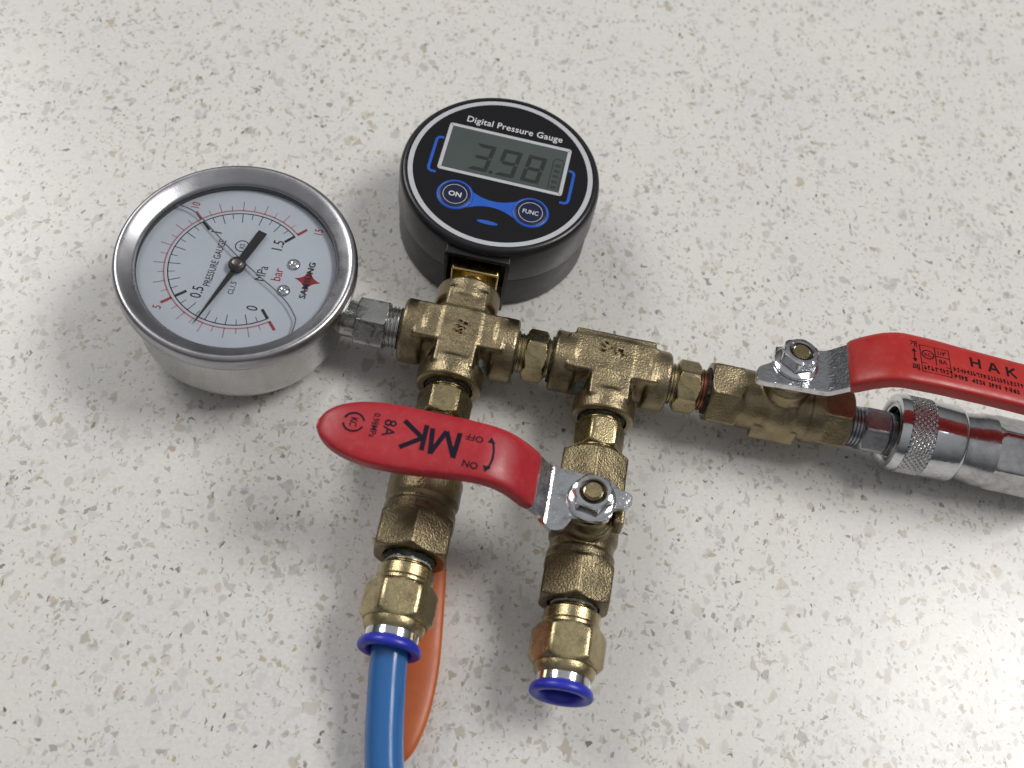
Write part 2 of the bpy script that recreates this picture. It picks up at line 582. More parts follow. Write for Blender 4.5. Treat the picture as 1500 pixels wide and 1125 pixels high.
def cast(name, solids, bores, mat, parent, k=1.0, voxel=0.38, label=None, wob=0.0, lo=None, hi=None):
    """solids blended into one casting with fillets of size k; bores cut out of it; surface by surface nets"""
    lo, hi = np.array(lo, float), np.array(hi, float)
    n = np.ceil((hi - lo) / voxel).astype(int) + 1
    gx = [lo[i] + voxel * np.arange(n[i]) for i in range(3)]
    G = np.stack(np.meshgrid(*gx, indexing='ij'), -1).reshape(-1, 3)
    D = None
    for f in solids:
        d = f(G)
        if D is None:
            D = d
        else:
            h = np.maximum(k - np.abs(D - d), 0) / k
            D = np.minimum(D, d) - h * h * k * 0.25
    for f in bores:
        D = np.maximum(D, -f(G))
    D = D.reshape(n)
    ins = D < 0
    corner = [(x, y, z) for x in (0, 1) for y in (0, 1) for z in (0, 1)]
    sl = lambda A, c: A[c[0]:n[0] - 1 + c[0], c[1]:n[1] - 1 + c[1], c[2]:n[2] - 1 + c[2]]
    cnt = sum(sl(ins, c).astype(np.int8) for c in corner)
    act = (cnt > 0) & (cnt < 8)
    idx = -np.ones(act.shape, int)
    idx[act] = np.arange(act.sum())
    acc = np.zeros((act.sum(), 3))
    num = np.zeros(act.sum())
    for i, c in enumerate(corner):
        for ax in range(3):
            if c[ax]:
                continue
            c2 = list(c)
            c2[ax] = 1
            d0, d1 = sl(D, c)[act], sl(D, c2)[act]
            cr = (d0 < 0) != (d1 < 0)
            t = np.where(cr, d0 / np.where(cr, d0 - d1, 1), 0)
            p = np.tile(np.array(c, float), (len(t), 1))
            p[:, ax] += t
            acc += p * cr[:, None]
            num += cr
    V = lo + voxel * (np.argwhere(act) + acc / num[:, None])
    faces = []
    for ax in range(3):
        b1, b2 = [(1, 2), (2, 0), (0, 1)][ax]
        A = ins.take(range(n[ax] - 1), ax)
        B = ins.take(range(1, n[ax]), ax)
        E = np.argwhere(A != B)
        E = E[(E[:, b1] > 0) & (E[:, b2] > 0) & (E[:, b1] < n[b1] - 1) & (E[:, b2] < n[b2] - 1)]
        flip = A[tuple(E.T)]
        q = []
        for o1, o2 in ((1, 1), (0, 1), (0, 0), (1, 0)):
            W = E.copy()
            W[:, b1] -= o1
            W[:, b2] -= o2
            q.append(idx[tuple(W.T)])
        Q = np.stack(q, -1)
        Q[~flip] = Q[~flip][:, ::-1]
        faces.append(Q)
    Fc = np.concatenate(faces)
    org = (lo + hi) / 2
    me = bpy.data.meshes.new(name)
    me.from_pydata(((V - org) * S).tolist(), [], Fc.tolist())
    me.update()
    me.polygons.foreach_set('use_smooth', np.ones(len(Fc), bool))
    if wob:
        N = np.empty(len(V) * 3, np.float32)
        me.vertex_normals.foreach_get('vector', N)
        kk = np.array([noise.noise(Vector(p)) for p in (V - org) * 0.26])
        me.vertices.foreach_set('co', (((V - org) + N.reshape(-1, 3) * kk[:, None] * wob) * S).astype(np.float32).ravel())
        me.update()
    o = link(name, me, mat, parent, Vector(org))
    if label:
        o['label'] = label
    return o


def text_mb(txt, size, mapf, squeeze=1.0, bold=0.0, depth=0.0, center=True, spacing=1.0):
    """flat lettering; mapf(u, v, h) -> point, u along the reading direction, v up"""
    cu = bpy.data.curves.new('t', 'FONT')
    cu.body = txt
    cu.size = size
    cu.offset = bold
    cu.space_character = spacing
    cu.resolution_u = 3
    if center:
        cu.align_x = 'CENTER'
        cu.align_y = 'CENTER'
    ob = bpy.data.objects.new('temporary', cu)
    col.objects.link(ob)
    dg = bpy.context.evaluated_depsgraph_get()
    me = bpy.data.meshes.new_from_object(ob.evaluated_get(dg))
    bpy.data.objects.remove(ob)
    xs = [v.co.x for v in me.vertices]
    ys = [v.co.y for v in me.vertices]
    cx = (min(xs) + max(xs)) / 2 if center else 0
    cy = (min(ys) + max(ys)) / 2 if center else 0
    mb = MB()
    fs = [tuple(p.vertices) for p in me.polygons]
    pts = [((v.co.x - cx) * squeeze, v.co.y - cy) for v in me.vertices]
    if depth:
        bm = bmesh.new()
        bm.from_mesh(me)
        bmesh.ops.remove_doubles(bm, verts=bm.verts, dist=1e-5)
        r = bmesh.ops.extrude_face_region(bm, geom=list(bm.faces))
        for g in r['geom']:
            if isinstance(g, bmesh.types.BMVert):
                g.co.z += depth
        bm.verts.ensure_lookup_table()
        bm.verts.index_update()
        mb.add([mapf((v.co.x - cx) * squeeze, v.co.y - cy, v.co.z) for v in bm.verts], [tuple(v.index for v in f.verts) for f in bm.faces])
        bm.free()
    else:
        mb.add([mapf(x, y, 0) for x, y in pts], fs)
    bpy.data.meshes.remove(me)
    return mb


def strip(pts, w, mapf, closed=False):
    """flat line of width w through 2D points"""
    mb = MB()
    n = len(pts)
    V = []
    for i in range(n):
        a = pts[(i - 1) % n] if (closed or i > 0) else pts[i]
        c = pts[(i + 1) % n] if (closed or i < n - 1) else pts[i]
        dx, dy = c[0] - a[0], c[1] - a[1]
        L_ = math.hypot(dx, dy) or 1
        nx, ny = -dy / L_ * w / 2, dx / L_ * w / 2
        V += [mapf(pts[i][0] + nx, pts[i][1] + ny, 0), mapf(pts[i][0] - nx, pts[i][1] - ny, 0)]
    fs = []
    for i in range(n if closed else n - 1):
        j = (i + 1) % n
        fs.append((2 * i, 2 * i + 1, 2 * j + 1, 2 * j))
    return mb.add(V, fs)


def patch(pts, mapf):
    return MB().add([mapf(x, y, 0) for x, y in pts], [tuple(range(len(pts)))])


def ring2d(r0, r1, mapf, cx=0, cy=0, n=72, t0=0, t1=360):
    V, fs = [], []
    full = abs(t1 - t0) >= 360
    k = n if full else n + 1
    for i in range(k):
        t = R(t0 + (t1 - t0) * i / n)
        V += [mapf(cx + r0 * math.cos(t), cy + r0 * math.sin(t), 0), mapf(cx + r1 * math.cos(t), cy + r1 * math.sin(t), 0)]
    for i in range(n):
        j = (i + 1) % k
        fs.append((2 * i, 2 * i + 1, 2 * j + 1, 2 * j))
    return MB().add(V, fs)


def tube_mb(pts, r, n=24, cap=True):
    P = [Vector(p) for p in pts]
    mb = MB()
    up = Vector((0, 0, 1))
    m = len(P)
    for i in range(m):
        t = (P[min(i + 1, m - 1)] - P[max(i - 1, 0)]).normalized()
        s = t.cross(up)
        if s.length < 1e-4:
            s = Vector((1, 0, 0))
        s.normalize()
        u = s.cross(t)
        for k in range(n):
            q = 2 * math.pi * k / n
            mb.v.append(P[i] + s * r * math.cos(q) + u * r * math.sin(q))
    for i in range(m - 1):
        for k in range(n):
            j = (k + 1) % n
            mb.f.append((i * n + k, i * n + j, (i + 1) * n + j, (i + 1) * n + k))
    if cap:
        mb.f.append(tuple(range(n))[::-1])
        mb.f.append(tuple((m - 1) * n + k for k in range(n)))
    return mb


def smooth_path(P, k=8):
    P = [Vector(p) for p in P]
    out_ = []
    for i in range(len(P) - 1):
        p0, p1, p2, p3 = P[max(i - 1, 0)], P[i], P[i + 1], P[min(i + 2, len(P) - 1)]
        for j in range(k):
            t = j / k
            out_.append(0.5 * (2 * p1 + (p2 - p0) * t + (2 * p0 - 5 * p1 + 4 * p2 - p3) * t * t + (3 * p1 - p0 - 3 * p2 + p3) * t ** 3))
    out_.append(P[-1])
    return out_


def interp(xs, ys, x):
    """smooth (Catmull-Rom like) interpolation"""
    if x <= xs[0]:
        return ys[0]
    if x >= xs[-1]:
        return ys[-1]
    for i in range(len(xs) - 1):
        if xs[i] <= x <= xs[i + 1]:
            h = xs[i + 1] - xs[i]
            t = (x - xs[i]) / h

            def sl(k):
                if k == 0:
                    return (ys[1] - ys[0]) / (xs[1] - xs[0])
                if k == len(xs) - 1:
                    return (ys[-1] - ys[-2]) / (xs[-1] - xs[-2])
                d0 = (ys[k] - ys[k - 1]) / (xs[k] - xs[k - 1])
                d1 = (ys[k + 1] - ys[k]) / (xs[k + 1] - xs[k])
                return 0 if d0 * d1 <= 0 else 2 * d0 * d1 / (d0 + d1)
            m0, m1 = sl(i) * h, sl(i + 1) * h
            return (2 * t ** 3 - 3 * t * t + 1) * ys[i] + (t ** 3 - 2 * t * t + t) * m0 + (-2 * t ** 3 + 3 * t * t) * ys[i + 1] + (t ** 3 - t * t) * m1


class Lever:
    """a lever arm lofted along s (frame a), width along b, height along c"""

    def __init__(self, fr, s, h, lo, hi):
        self.fr, self.s, self.h, self.lo, self.hi = fr, s, h, lo, hi

    def at(self, s):
        return interp(self.s, self.h, s), interp(self.s, self.lo, s), interp(self.s, self.hi, s)

    def loft(self, s0, s1, th, n=60, k=28, e=5.0, tip=0.0, start_cap=0.6, dome=0.0):
        mb = MB()
        rows = []
        fr = self.fr
        for i in range(n + 1):
            q = i / n
            if tip:
                q = 1 - (1 - q) ** 1.6
            s = s0 + (s1 - s0) * q
            h, lo, hi = self.at(s)
            w, cb = (hi - lo) / 2, (hi + lo) / 2
            t = th / 2
            if tip and s1 - s < tip:
                u = 1 - (s1 - s) / tip
                w *= max(0.02, (1 - u ** 2.3)) ** 0.5
                t *= max(0.10, (1 - u ** 6)) ** 0.5
            if start_cap and i == 0:
                w -= start_cap * 0.5
                t -= start_cap * 0.5
            # normal of the bend
            h2 = self.at(s + 0.5)[0]
            h1 = self.at(s - 0.5)[0]
            sl = h2 - h1
            ca, sa = 1 / math.hypot(1, sl), sl / math.hypot(1, sl)
            ids = []
            for j in range(k):
                a = 2 * math.pi * j / k
                cx, cy = math.cos(a), math.sin(a)
                # box of width 2w and height 2t with fully rounded edges
                bx = (w - t) * max(-1, min(1, 1.25 * math.copysign(abs(cx) ** 0.8, cx))) if w > t else 0
                r = (abs(cx) ** e + abs(cy) ** e) ** (-1 / e) if e else 1
                rr = t * (1 if e <= 2 else r)
                bb = bx + rr * cx if w > t else w * cx
                hh = rr * cy
                ids.append(len(mb.v))
                mb.v.append(fr.p(s - sa * hh, cb + bb, h + ca * hh))
            rows.append(ids)
        for i in range(n):
            for j in range(k):
                jj = (j + 1) % k
                mb.f.append((rows[i][j], rows[i][jj], rows[i + 1][jj], rows[i + 1][j]))
        mb.f.append(tuple(rows[0])[::-1])
        mb.f.append(tuple(rows[-1]))
        return mb

    def top(self, th, lift=0.05):
        """maps (s, b) onto the lever's upper face"""
        def f(s, b, hh=0):
            h = self.at(s)[0]
            sl = self.at(s + 0.5)[0] - self.at(s - 0.5)[0]
            ca, sa = 1 / math.hypot(1, sl), sl / math.hypot(1, sl)
            q = th / 2 + lift + hh
            return self.fr.p(s - sa * q, b, h + ca * q)
        return f


def plate(fr, st, th, k=4):
    """sheet-metal lever: stations (s, lo, hi, h) -> bent strip of thickness th"""
    mb = MB()
    cols = list(zip(*st))
    ss = []
    for q0, q1 in zip(cols[0][:-1], cols[0][1:]):
        ss += [q0 + (q1 - q0) * j / 5 for j in range(5)]
    ss.append(cols[0][-1])
    st = [(q, interp(cols[0], cols[1], q), interp(cols[0], cols[2], q), interp(cols[0], cols[3], q)) for q in ss]
    n = len(st)
    for i, (s, lo, hi, h) in enumerate(st):
        a, c = st[max(i - 1, 0)], st[min(i + 1, n - 1)]
        sl = (c[3] - a[3]) / max(1e-6, c[0] - a[0])
        ca, sa = 1 / math.hypot(1, sl), sl / math.hypot(1, sl)
        for top in (0, 1):
            q = (top - 0.5) * th
            for j in range(k + 1):
                mb.v.append(fr.p(s - sa * q, lo + (hi - lo) * j / k, h + ca * q))
    w = 2 * (k + 1)
    for i in range(n - 1):
        for j in range(k):
            A, B = i * w, (i + 1) * w
            mb.f.append((A + j, A + j + 1, B + j + 1, B + j))
            A += k + 1
            B += k + 1
            mb.f.append((A + j, B + j, B + j + 1, A + j + 1))
        A, B = i * w, (i + 1) * w
        mb.f.append((A, B, B + k + 1, A + k + 1))
        mb.f.append((A + k, A + 2 * k + 1, B + 2 * k + 1, B + k))
    for i in (0, n - 1):
        A = i * w
        for j in range(k):
            mb.f.append((A + j, A + k + 1 + j, A + k + 2 + j, A + j + 1))
    return mb


def remap(f, m):
    return lambda u, v, h=0: f(*m(u, v), h)


# ------------------------------------------------------------------ setting: the worktop
fr0 = Frame((0, 0, 0), (1, 0, 0))
top_mb = box(fr0, (-600, 900), (-420, 900), (-20, 0))
ct = build('countertop', top_mb, 'speckled_quartz', origin=Vector((0, 0, 0)))
ct['kind'] = 'structure'
ct['label'] = 'white speckled engineered stone countertop'

# ------------------------------------------------------------------ the manifold
man = bpy.data.objects.new('pressure_test_manifold', None)
col.objects.link(man)
man.empty_display_size = 0.02
WORIG[man.name] = Vector((0, 0, 0))
man['label'] = 'brass pressure test manifold with two round gauges and red lever valves lying on countertop'
man['category'] = 'test manifold'
ZA = 15.0

# ---- cast cross fitting
X1, Y1, Z1 = (1, 0, 0), (0, 1, 0), (0, 0, 1)


def arm(o, d, w, top, r, R_, a0, a1):
    """one outlet of a cast fitting: webbed arm ending in a thick round band"""
    fr = Frame(o, d)
    return ([d_cyl(fr, -3, a1 - 3, r), d_box(fr, (-w, a1 - 4), (-w, w), (-top, top), 0.7), d_cyl(fr, a0, a1, R_, 1.1)],
            [d_cyl(fr, a1 - 3.2, a1 + 5, 7.0, 0.2)])


cr_o = (0, 0, ZA)
so, bo = [], []
for d in ((1, 0, 0), (-1, 0, 0), (0, 1, 0), (0, -1, 0)):
    q = arm(cr_o, d, 5.9, 8.9, 7.8, 9.6, 10.2, 17.1)
    so += q[0]
    bo += q[1]
cross = cast('cross_fitting', so, bo, 'brass_cast', man, 0.8, wob=0.10, lo=(-20, -20, 3.5), hi=(20, 20, 26.5), label='cast brass cross fitting joining both gauges')


def emboss(u0, v0, z, ang):
    c, s = math.cos(R(ang)), math.sin(R(ang))
    return lambda u, v, h=0: Vector((u0 + u * c - v * s, v0 + u * s + v * c, z + h))


build('lettering', text_mb('SH', 4.0, emboss(0.2, -1.0, 24.35, 76), 0.95, 0.06, 0.9), 'brass_cast', cross, deg=40)
# dried white paste stuck in one corner of the casting
bl = lathe(Frame((8.0, -7.8, 16.8), (0.45, -0.6, 0.62)), [(-1.2, 0), (-0.9, 2.6), (0, 3.1), (0.5, 2.2), (0.8, 0)], 20,
           lambda a, r, t: r * (1 + 0.35 * noise.noise(Vector((math.cos(t) * 1.6, math.sin(t) * 1.6, a)))))
build('dried_sealant', bl, 'dried_paste', cross)

# ---- cast tee
TX = 45.4
te_o = (TX, 0, ZA)
so, bo = [], []
for d in ((1, 0, 0), (-1, 0, 0), (0, -1, 0)):
    q = arm(te_o, d, 5.9, 8.4, 7.4, 9.1, 10.6, 17.4)
    so += q[0]
    bo += q[1]
so.append(d_box(Frame(te_o, X1), (-12, 12), (-5.9, 8.1), (-7.0, 8.4), 0.8))
tee = cast('tee_fitting', so, bo, 'brass_cast', man, 0.8, wob=0.10, lo=(TX - 20, -20, 4), hi=(TX + 20, 11, 26), label='cast brass tee fitting with flat back')
build('lettering', text_mb('S·H', 4.6, emboss(TX - 0.6, 2.4, 24.0, -3), 1.0, 0.06, 0.9, spacing=1.15), 'brass_cast', tee, deg=40)
bl = lathe(Frame((TX - 8.0, -7.6, 16.5), (-0.45, -0.6, 0.62)), [(-1.2, 0), (-0.9, 2.2), (0, 2.6), (0.4, 1.8), (0.7, 0)], 20,
           lambda a, r, t: r * (1 + 0.4 * noise.noise(Vector((math.cos(t) * 1.6 + 4, math.sin(t) * 1.6, a)))))
build('dried_sealant', bl, 'dried_paste', tee)


# ---- hex nipples between the castings
def nipple(o, d, a_in, h0, h1, a_out, af, phase, mat, label, ring='sealant', tape=None):
    fr = Frame(o, d)
    root = build('hex_nipple', hexbar(fr, h0, h1, af, R(phase), cham=0.9), mat, man, label=label)
    build('thread', thread(fr, a_in - 3.0, h0 + 0.3, 6.2, 0.95, 0.5), mat, root, deg=20)
    build('thread', thread(fr, h1 - 0.3, a_out + 3.0, 6.2, 0.95, 0.5), ring if ring == 'copper_ring' else mat, root, deg=20)
    build('sealant', lump_ring(fr, a_out - 0.7, a_out + 1.3, 6.8, 0.75, o[0] + d[1] * 9), 'sealant', root)
    build('sealant', lump_ring(fr, a_in - 1.5, a_in + 0.5, 6.8, 0.65, o[0] + 40), 'sealant', root)
    return root


nipple((0, 0, ZA), X1, 17.0, 19.8, 26.2, 28.0, 13.8, 30, 'brass_machined', 'hex nipple between the cross and the tee')
nipple((0, 0, ZA), X1, 62.8, 65.2, 71.9, 74.8, 13.8, 30, 'brass_machined', 'hex nipple between the tee and the long red lever valve', 'copper_ring')
nipple((0, 0, ZA), (0, -1, 0), 17.0, 19.2, 27.6, 29.8, 13.9, 0, 'brass_machined', 'hex nipple under the cross, half covered by the red lever')
nipple((TX - 0.1, 0, ZA), (0, -1, 0), 17.4, 18.8, 27.4, 29.6, 12.8, 4, 'brass_machined', 'hex nipple under the tee')


# ---- ball valves
def valve(o, d, up, l0, l1, af, hexlen, mat, label, boss_h, phase=30, p=26, rbody=8.8, lug=None, stem=True):
    """cast valve body along d from l0 to l1 round o, stem boss along up"""
    fr = Frame(o, d, up)
    so = [d_cyl(fr, l0 + hexlen - 2, 4, rbody, 0.8), d_cyl(fr, -5, l1 - hexlen - 1.5, rbody * 1.0, 0.8), d_cyl(fr, -4.5, 4.5, rbody * 1.08, 1.5),
          d_cyl(fr, l1 - hexlen - 2.6, l1 - hexlen + 2, rbody * 1.06, 0.4),
          d_cyl(Frame(o, up, d), 0, boss_h * 0.72, 6.9, 1.2), d_cyl(Frame(o, up, d), 0, boss_h, 5.6, 0.5)]
    so += [d_box(fr, *q, 0.6) for q in (lug or [])]
    so += [d_hex(fr, l0, l0 + hexlen, af, R(phase)), d_hex(fr, l1 - hexlen, l1, af, R(phase))]
    bo = [d_cyl(fr, l0 - 5, l0 + 3, 7.0, 0.2), d_cyl(fr, l1 - 3, l1 + 5, 7.0, 0.2)]
    P = np.array([fr.p(x, y, z) for x in (l0 - 1, l1 + 1) for y in (-12.5, 12.5) for z in (-12.5, boss_h + 1)])
    return fr, cast('ball_valve', so, bo, mat, man, 0.7, wob=0.10, lo=P.min(0), hi=P.max(0), label=label)


def stem_nut(root, fr, h, flange_r=6.5, af=9.8, phase=20, stem_h=6.3):
    nf = Frame(fr.o, fr.c, fr.a)
    build('stem', lathe(nf, [(h - 4, 0), (h - 4, 2.7), (h + stem_h - 0.9, 2.7), (h + stem_h - 0.5, 2.55), (h + stem_h, 2.1), (h + stem_h, 0)], 32), 'brass_bright' if stem_h < 0 else 'brass_machined', root)
    fl = lathe(nf, [(h, 3.3), (h, flange_r - 0.2), (h + 0.35, flange_r), (h + 0.9, flange_r - 0.1), (h + 1.7, flange_r - 1.3), (h + 1.7, 3.3), (h, 3.3)], 56)
    build('flange', fl, 'chrome', root, deg=40)
    ap, rc = af / 2, af / 2 / math.cos(math.pi / 6)
    prof = [(h + 1.3, 3.2), (h + 1.3, rc), (h + 5.0, rc), (h + 5.4, ap + 0.35), (h + 5.75, ap - 0.35), (h + 5.8, 3.7), (h + 5.4, 3.4), (h + 2.0, 3.4)]
    build('nut', lathe(nf, prof, 96, lambda a, r, t: min(r, poly_r(t, ap, R(phase), 6, 50)) if r > 4.3 else r), 'chrome', root, deg=25)
    build('nut_bore', lathe(nf, [(h + 4.3, 3.75), (h + 4.2, 2.6)], 32), 'gasket', root)


# valve on the tee's leg, lever across to the left
VX, VY = 45.0, -51.9
tilt = R(4.0)
up2 = Vector((-math.sin(tilt), 0, math.cos(tilt)))
fr2, v2 = valve((VX, VY, ZA), (0, -1, 0), up2, -22.2, 22.3, 18.4, 12.0, 'brass_cast_dark', 'ball valve on the tee leg with short red MK lever', 15.2,
                phase=30, lug=[((-3.4, 2.2), (6.6, 9.6), (6, 13.2))])
hf2 = Frame(fr2.o + Vector((0, 0.9, 0)), up2.cross(Vector((0, 1, 0))) * -1, up2)
if hf2.a.x > 0:
    hf2 = Frame(hf2.o, -hf2.a, up2)
# hf2: a = towards the left end of the lever, b = lateral
sgn2 = 1 if hf2.b.y > 0 else -1
stem_nut(v2, Frame(hf2.o, fr2.a, fr2.c), 17.9, phase=12)
st = []
for s, ylo, yhi, h in ((-10.6, 0.8, 3.0, 16.6), (-10.1, -0.1, 3.8, 16.6), (-9.2, -0.6, 4.1, 16.7), (-6.5, -1.2, 4.7, 16.9), (-5.2, -4.5, 6.2, 16.95), (-2.5, -5.6, 6.7, 17.0), (1, -5.8, 7.0, 17.0),
                       (4.2, -6.0, 7.3, 17.05), (5.0, -7.6, 7.4, 17.1), (6.0, -9.2, 7.5, 17.1), (7.6, -10.0, 7.6, 17.1), (9.2, -10.2, 7.7, 17.2), (10.6, -9.4, 7.8, 17.3), (11.8, -8.4, 7.8, 17.7),
                       (12.8, -7.6, 7.9, 18.6), (13.8, -7.3, 7.9, 19.8), (15.2, -7.2, 8.0, 21.6), (18, -7.1, 8.0, 25.2), (21, -7.0, 8.0, 28.2)):
    lo, hi = (ylo, yhi) if sgn2 > 0 else (-yhi, -ylo)
    st.append((s, lo, hi, h))
build('lever_plate', plate(hf2, st, 1.8), 'chrome_plate', v2, deg=50, bevel=0.3)
sv = [15.6, 18, 22, 26, 30, 36, 46, 56, 66, 74]
hv = [22.2, 25.2, 29.0, 31.0, 31.8, 32.1, 32.2, 32.4, 32.6, 32.8]
yl = [-7.5, -7.4, -7.1, -6.9, -6.9, -7.2, -7.9, -8.1, -8.0, -8.0]
yh = [7.8, 8.0, 8.4, 8.8, 9.0, 9.3, 9.7, 10.0, 10.2, 10.4]
if sgn2 < 0:
    yl, yh = [-q for q in yh], [-q for q in yl]
lev2 = Lever(hf2, sv, hv, yl, yh)
g2 = build('grip', lev2.loft(15.6, 71.8, 5.2, n=90, k=40, e=3.2, tip=21), 'red_vinyl', v2, deg=60)
T2 = lev2.top(5.2)


def t2(u0, v0, ang):
    """print on the short lever: u0 = distance from the stem, v0 = lateral (+ away from the fittings)"""
    c, s_ = math.cos(R(ang)), math.sin(R(ang))
    return lambda u, v, h=0: T2(u0 + (u * c - v * s_), sgn2 * (v0 + (u * s_ + v * c)) , h)


def put2(txt, size, u0, v0, ang, **kw):
    # reading direction given by ang in the plane (s towards the tip, lateral towards +Y)
    c, s_ = math.cos(R(ang)), math.sin(R(ang))
    return text_mb(txt, size, lambda u, v, h=0: T2(u0 + u * c + v * s_, sgn2 * (v0 + u * s_ - v * c), h), **kw)


def line2(pts, w):
    return strip(pts, w, lambda a, b_, h=0: T2(a, sgn2 * b_, h))


prints = MB()
# big letters drawn as strokes: (u to the tip, v up the letter), letter height 7.4
def stroke2(u0, v0, pts, w):
    return line2([(u0 + x, v0 - y) for x, y in pts], w)


for pts in ([(0, 0), (0.5, 7.2)], [(0.5, 7.0), (3.4, 0.2)], [(3.4, 0.2), (6.3, 7.0)], [(6.3, 7.2), (7.0, 0)]):
    prints.join(stroke2(35.7, 4.3, pts, 1.25))
for pts in ([(0, 0), (0, 7.2)], [(0.4, 3.8), (5.6, 7.4)], [(0.4, 3.8), (5.8, -0.2)]):
    prints.join(stroke2(44.3, 4.9, pts, 1.25))
prints.join(put2('OFF', 2.5, 32.0, 3.6, 4, bold=0.03))
prints.join(put2('ON', 2.5, 31.8, -3.8, 4, bold=0.03))
prints.join(put2('8A', 4.4, 53.4, 2.2, -90, bold=0.04, squeeze=0.95))
prints.join(put2('0.98MPa', 2.4, 57.2, 2.3, -90, bold=0.02, squeeze=0.85))
prints.join(put2('KC', 2.6, 62.6, 2.2, -90, bold=0.04, squeeze=0.8, spacing=0.85))
arc = [(28.6 + 1.5 * math.cos(t) * -1, 0.0 + 4.2 * math.sin(t)) for t in [R(-62 + 124 * i / 14) for i in range(15)]]
prints.join(line2(arc, 0.5))
for sg in (-1, 1):
    prints.join(patch([(27.0, sg * 3.3), (28.9, sg * 3.2), (28.2, sg * 4.9)], lambda a, b_, h=0: T2(a, sgn2 * b_, h)))
for t0, t1 in ((20, 165), (200, 345)):
    prints.join(ring2d(2.35, 2.85, lambda a, b_, h=0: T2(62.6 + a, sgn2 * (2.2 + b_), h), n=24, t0=t0, t1=t1))
build('lettering', prints, 'navy_print', v2, smooth=False)

# valve on the run, long lever towards the coupling
VRX = 96.0
phi = R(12)
up3 = Vector((0, math.sin(phi), math.cos(phi)))
fr3, v3 = valve((VRX, 0, ZA), X1, up3, -21.2, 21.3, 17.2, 10.0, 'brass_cast', 'ball valve on the run with long red lever reaching over the coupling', 16.0, phase=-12,
                lug=[((-4.0, -0.5), (6.0, 9.0), (6, 14.6)), ((-7, 6.5), (-9.2, -6.5), (-6.5, -0.5))])
hf3 = Frame(fr3.o, X1, up3)
sgn3 = 1 if hf3.b.y > 0 else -1
stem_nut(v3, Frame(hf3.o, fr3.a, fr3.c), 18.0, phase=8, stem_h=6.0)
st = []
for s, ylo, yhi, h in ((-11.2, -8.6, -5.0, 16.9), (-10.4, -8.9, -3.4, 16.9), (-8, -9.0, -1.6, 16.95), (-6.2, -8.9, 0, 17), (-5.6, -8.8, 5.6, 17), (0, -8.6, 7.0, 17), (6, -8.4, 7.6, 17), (8.5, -8.3, 7.9, 17.1),
                       (9.6, -8.3, 8.0, 17.4), (10.6, -8.3, 8.0, 18.0), (12, -8.4, 8.1, 19.1), (14, -8.5, 8.2, 20.7), (17, -8.7, 8.4, 23.0), (20, -8.8, 8.6, 25.0)):
    lo, hi = (ylo, yhi) if sgn3 > 0 else (-yhi, -ylo)
    st.append((s, lo, hi, h))
build('lever_plate', plate(hf3, st, 2.0), 'chrome_plate', v3, deg=50, bevel=0.4)
sv = [14.4, 17, 20, 24, 28, 34, 42, 55, 68, 90, 105]
hv = [21.0, 23.2, 25.2, 27.2, 28.0, 28.0, 27.6, 26.8, 26.0, 24.8, 24.0]
yl = [-9.0, -9.1, -9.2, -9.3, -9.4, -9.3, -9.0, -8.7, -8.7, -8.7, -8.7]
yh = [8.7, 8.9, 9.1, 9.3, 9.4, 9.2, 8.9, 8.6, 8.5, 8.4, 8.4]
if sgn3 < 0:
    yl, yh = [-q for q in yh], [-q for q in yl]
lev3 = Lever(hf3, sv, hv, yl, yh)
build('grip', lev3.loft(14.4, 100, 5.4, n=110, k=40, e=3.2, tip=18), 'red_vinyl_bright', v3, deg=60)
T3 = lev3.top(5.4)
m3 = lambda a, b_, h=0: T3(a, sgn3 * b_, h)


def put3(txt, size, u0, v0, **kw):
    return text_mb(txt, size, lambda u, v, h=0: m3(u0 + u, v0 + v, h), **kw)


prints = MB()
BX0, BX1, BY0, BY1 = 31.4, 39.6, -5.6, 4.6
XM, YM = 35.6, -2.3
prints.join(put3('개', 2.7, 29.6, 4.6, bold=0.02))
prints.join(put3('폐', 2.7, 29.6, -4.4, bold=0.02))
prints.join(strip([(29.6, -1.5), (29.6, 1.7)], 0.35, m3))
for sg in (-1, 1):
    prints.join(patch([(28.9, 0.1 + sg * 1.3), (30.3, 0.1 + sg * 1.3), (29.6, 0.1 + sg * 2.8)], m3))
prints.join(strip([(BX0, BY0), (BX1, BY0), (BX1, BY1), (BX0, BY1)], 0.3, m3, True))
for sgm in ([(BX0, YM), (BX1, YM)], [(XM, YM), (XM, BY1)], [(XM, 1.3), (BX1, 1.3)]):
    prints.join(strip(sgm, 0.28, m3))
prints.join(ring2d(1.45, 1.8, lambda a, b_, h=0: m3(33.5 + a, 1.2 + b_, h), n=30))
prints.join(put3('KC', 1.9, 33.5, 1.2, bold=0.03, squeeze=0.8))
prints.join(put3('1/4"', 2.3, 37.6, 2.9, bold=0.03, squeeze=0.75))
prints.join(put3('8A', 2.3, 37.6, -0.5, bold=0.03, squeeze=0.9))
for k, strokes in enumerate(([[(0, 0), (0, 1)], [(1, 0), (1, 1)], [(0, 0.5), (1, 0.5)]],
                             [[(-0.1, 0), (0.45, 1)], [(0.55, 1), (1.1, 0)], [(0.15, 0.34), (0.85, 0.34)]],
                             [[(0, 0), (0, 1)], [(0.1, 0.45), (0.95, 1)], [(0.3, 0.58), (1.05, 0)]])):
    for q in strokes:
        prints.join(strip([(46.2 + 5.3 * k + 2.4 * x, 0.7 - 0.1 * k + 3.7 * y) for x, y in q], 0.72, m3))
rs = random.Random(4)
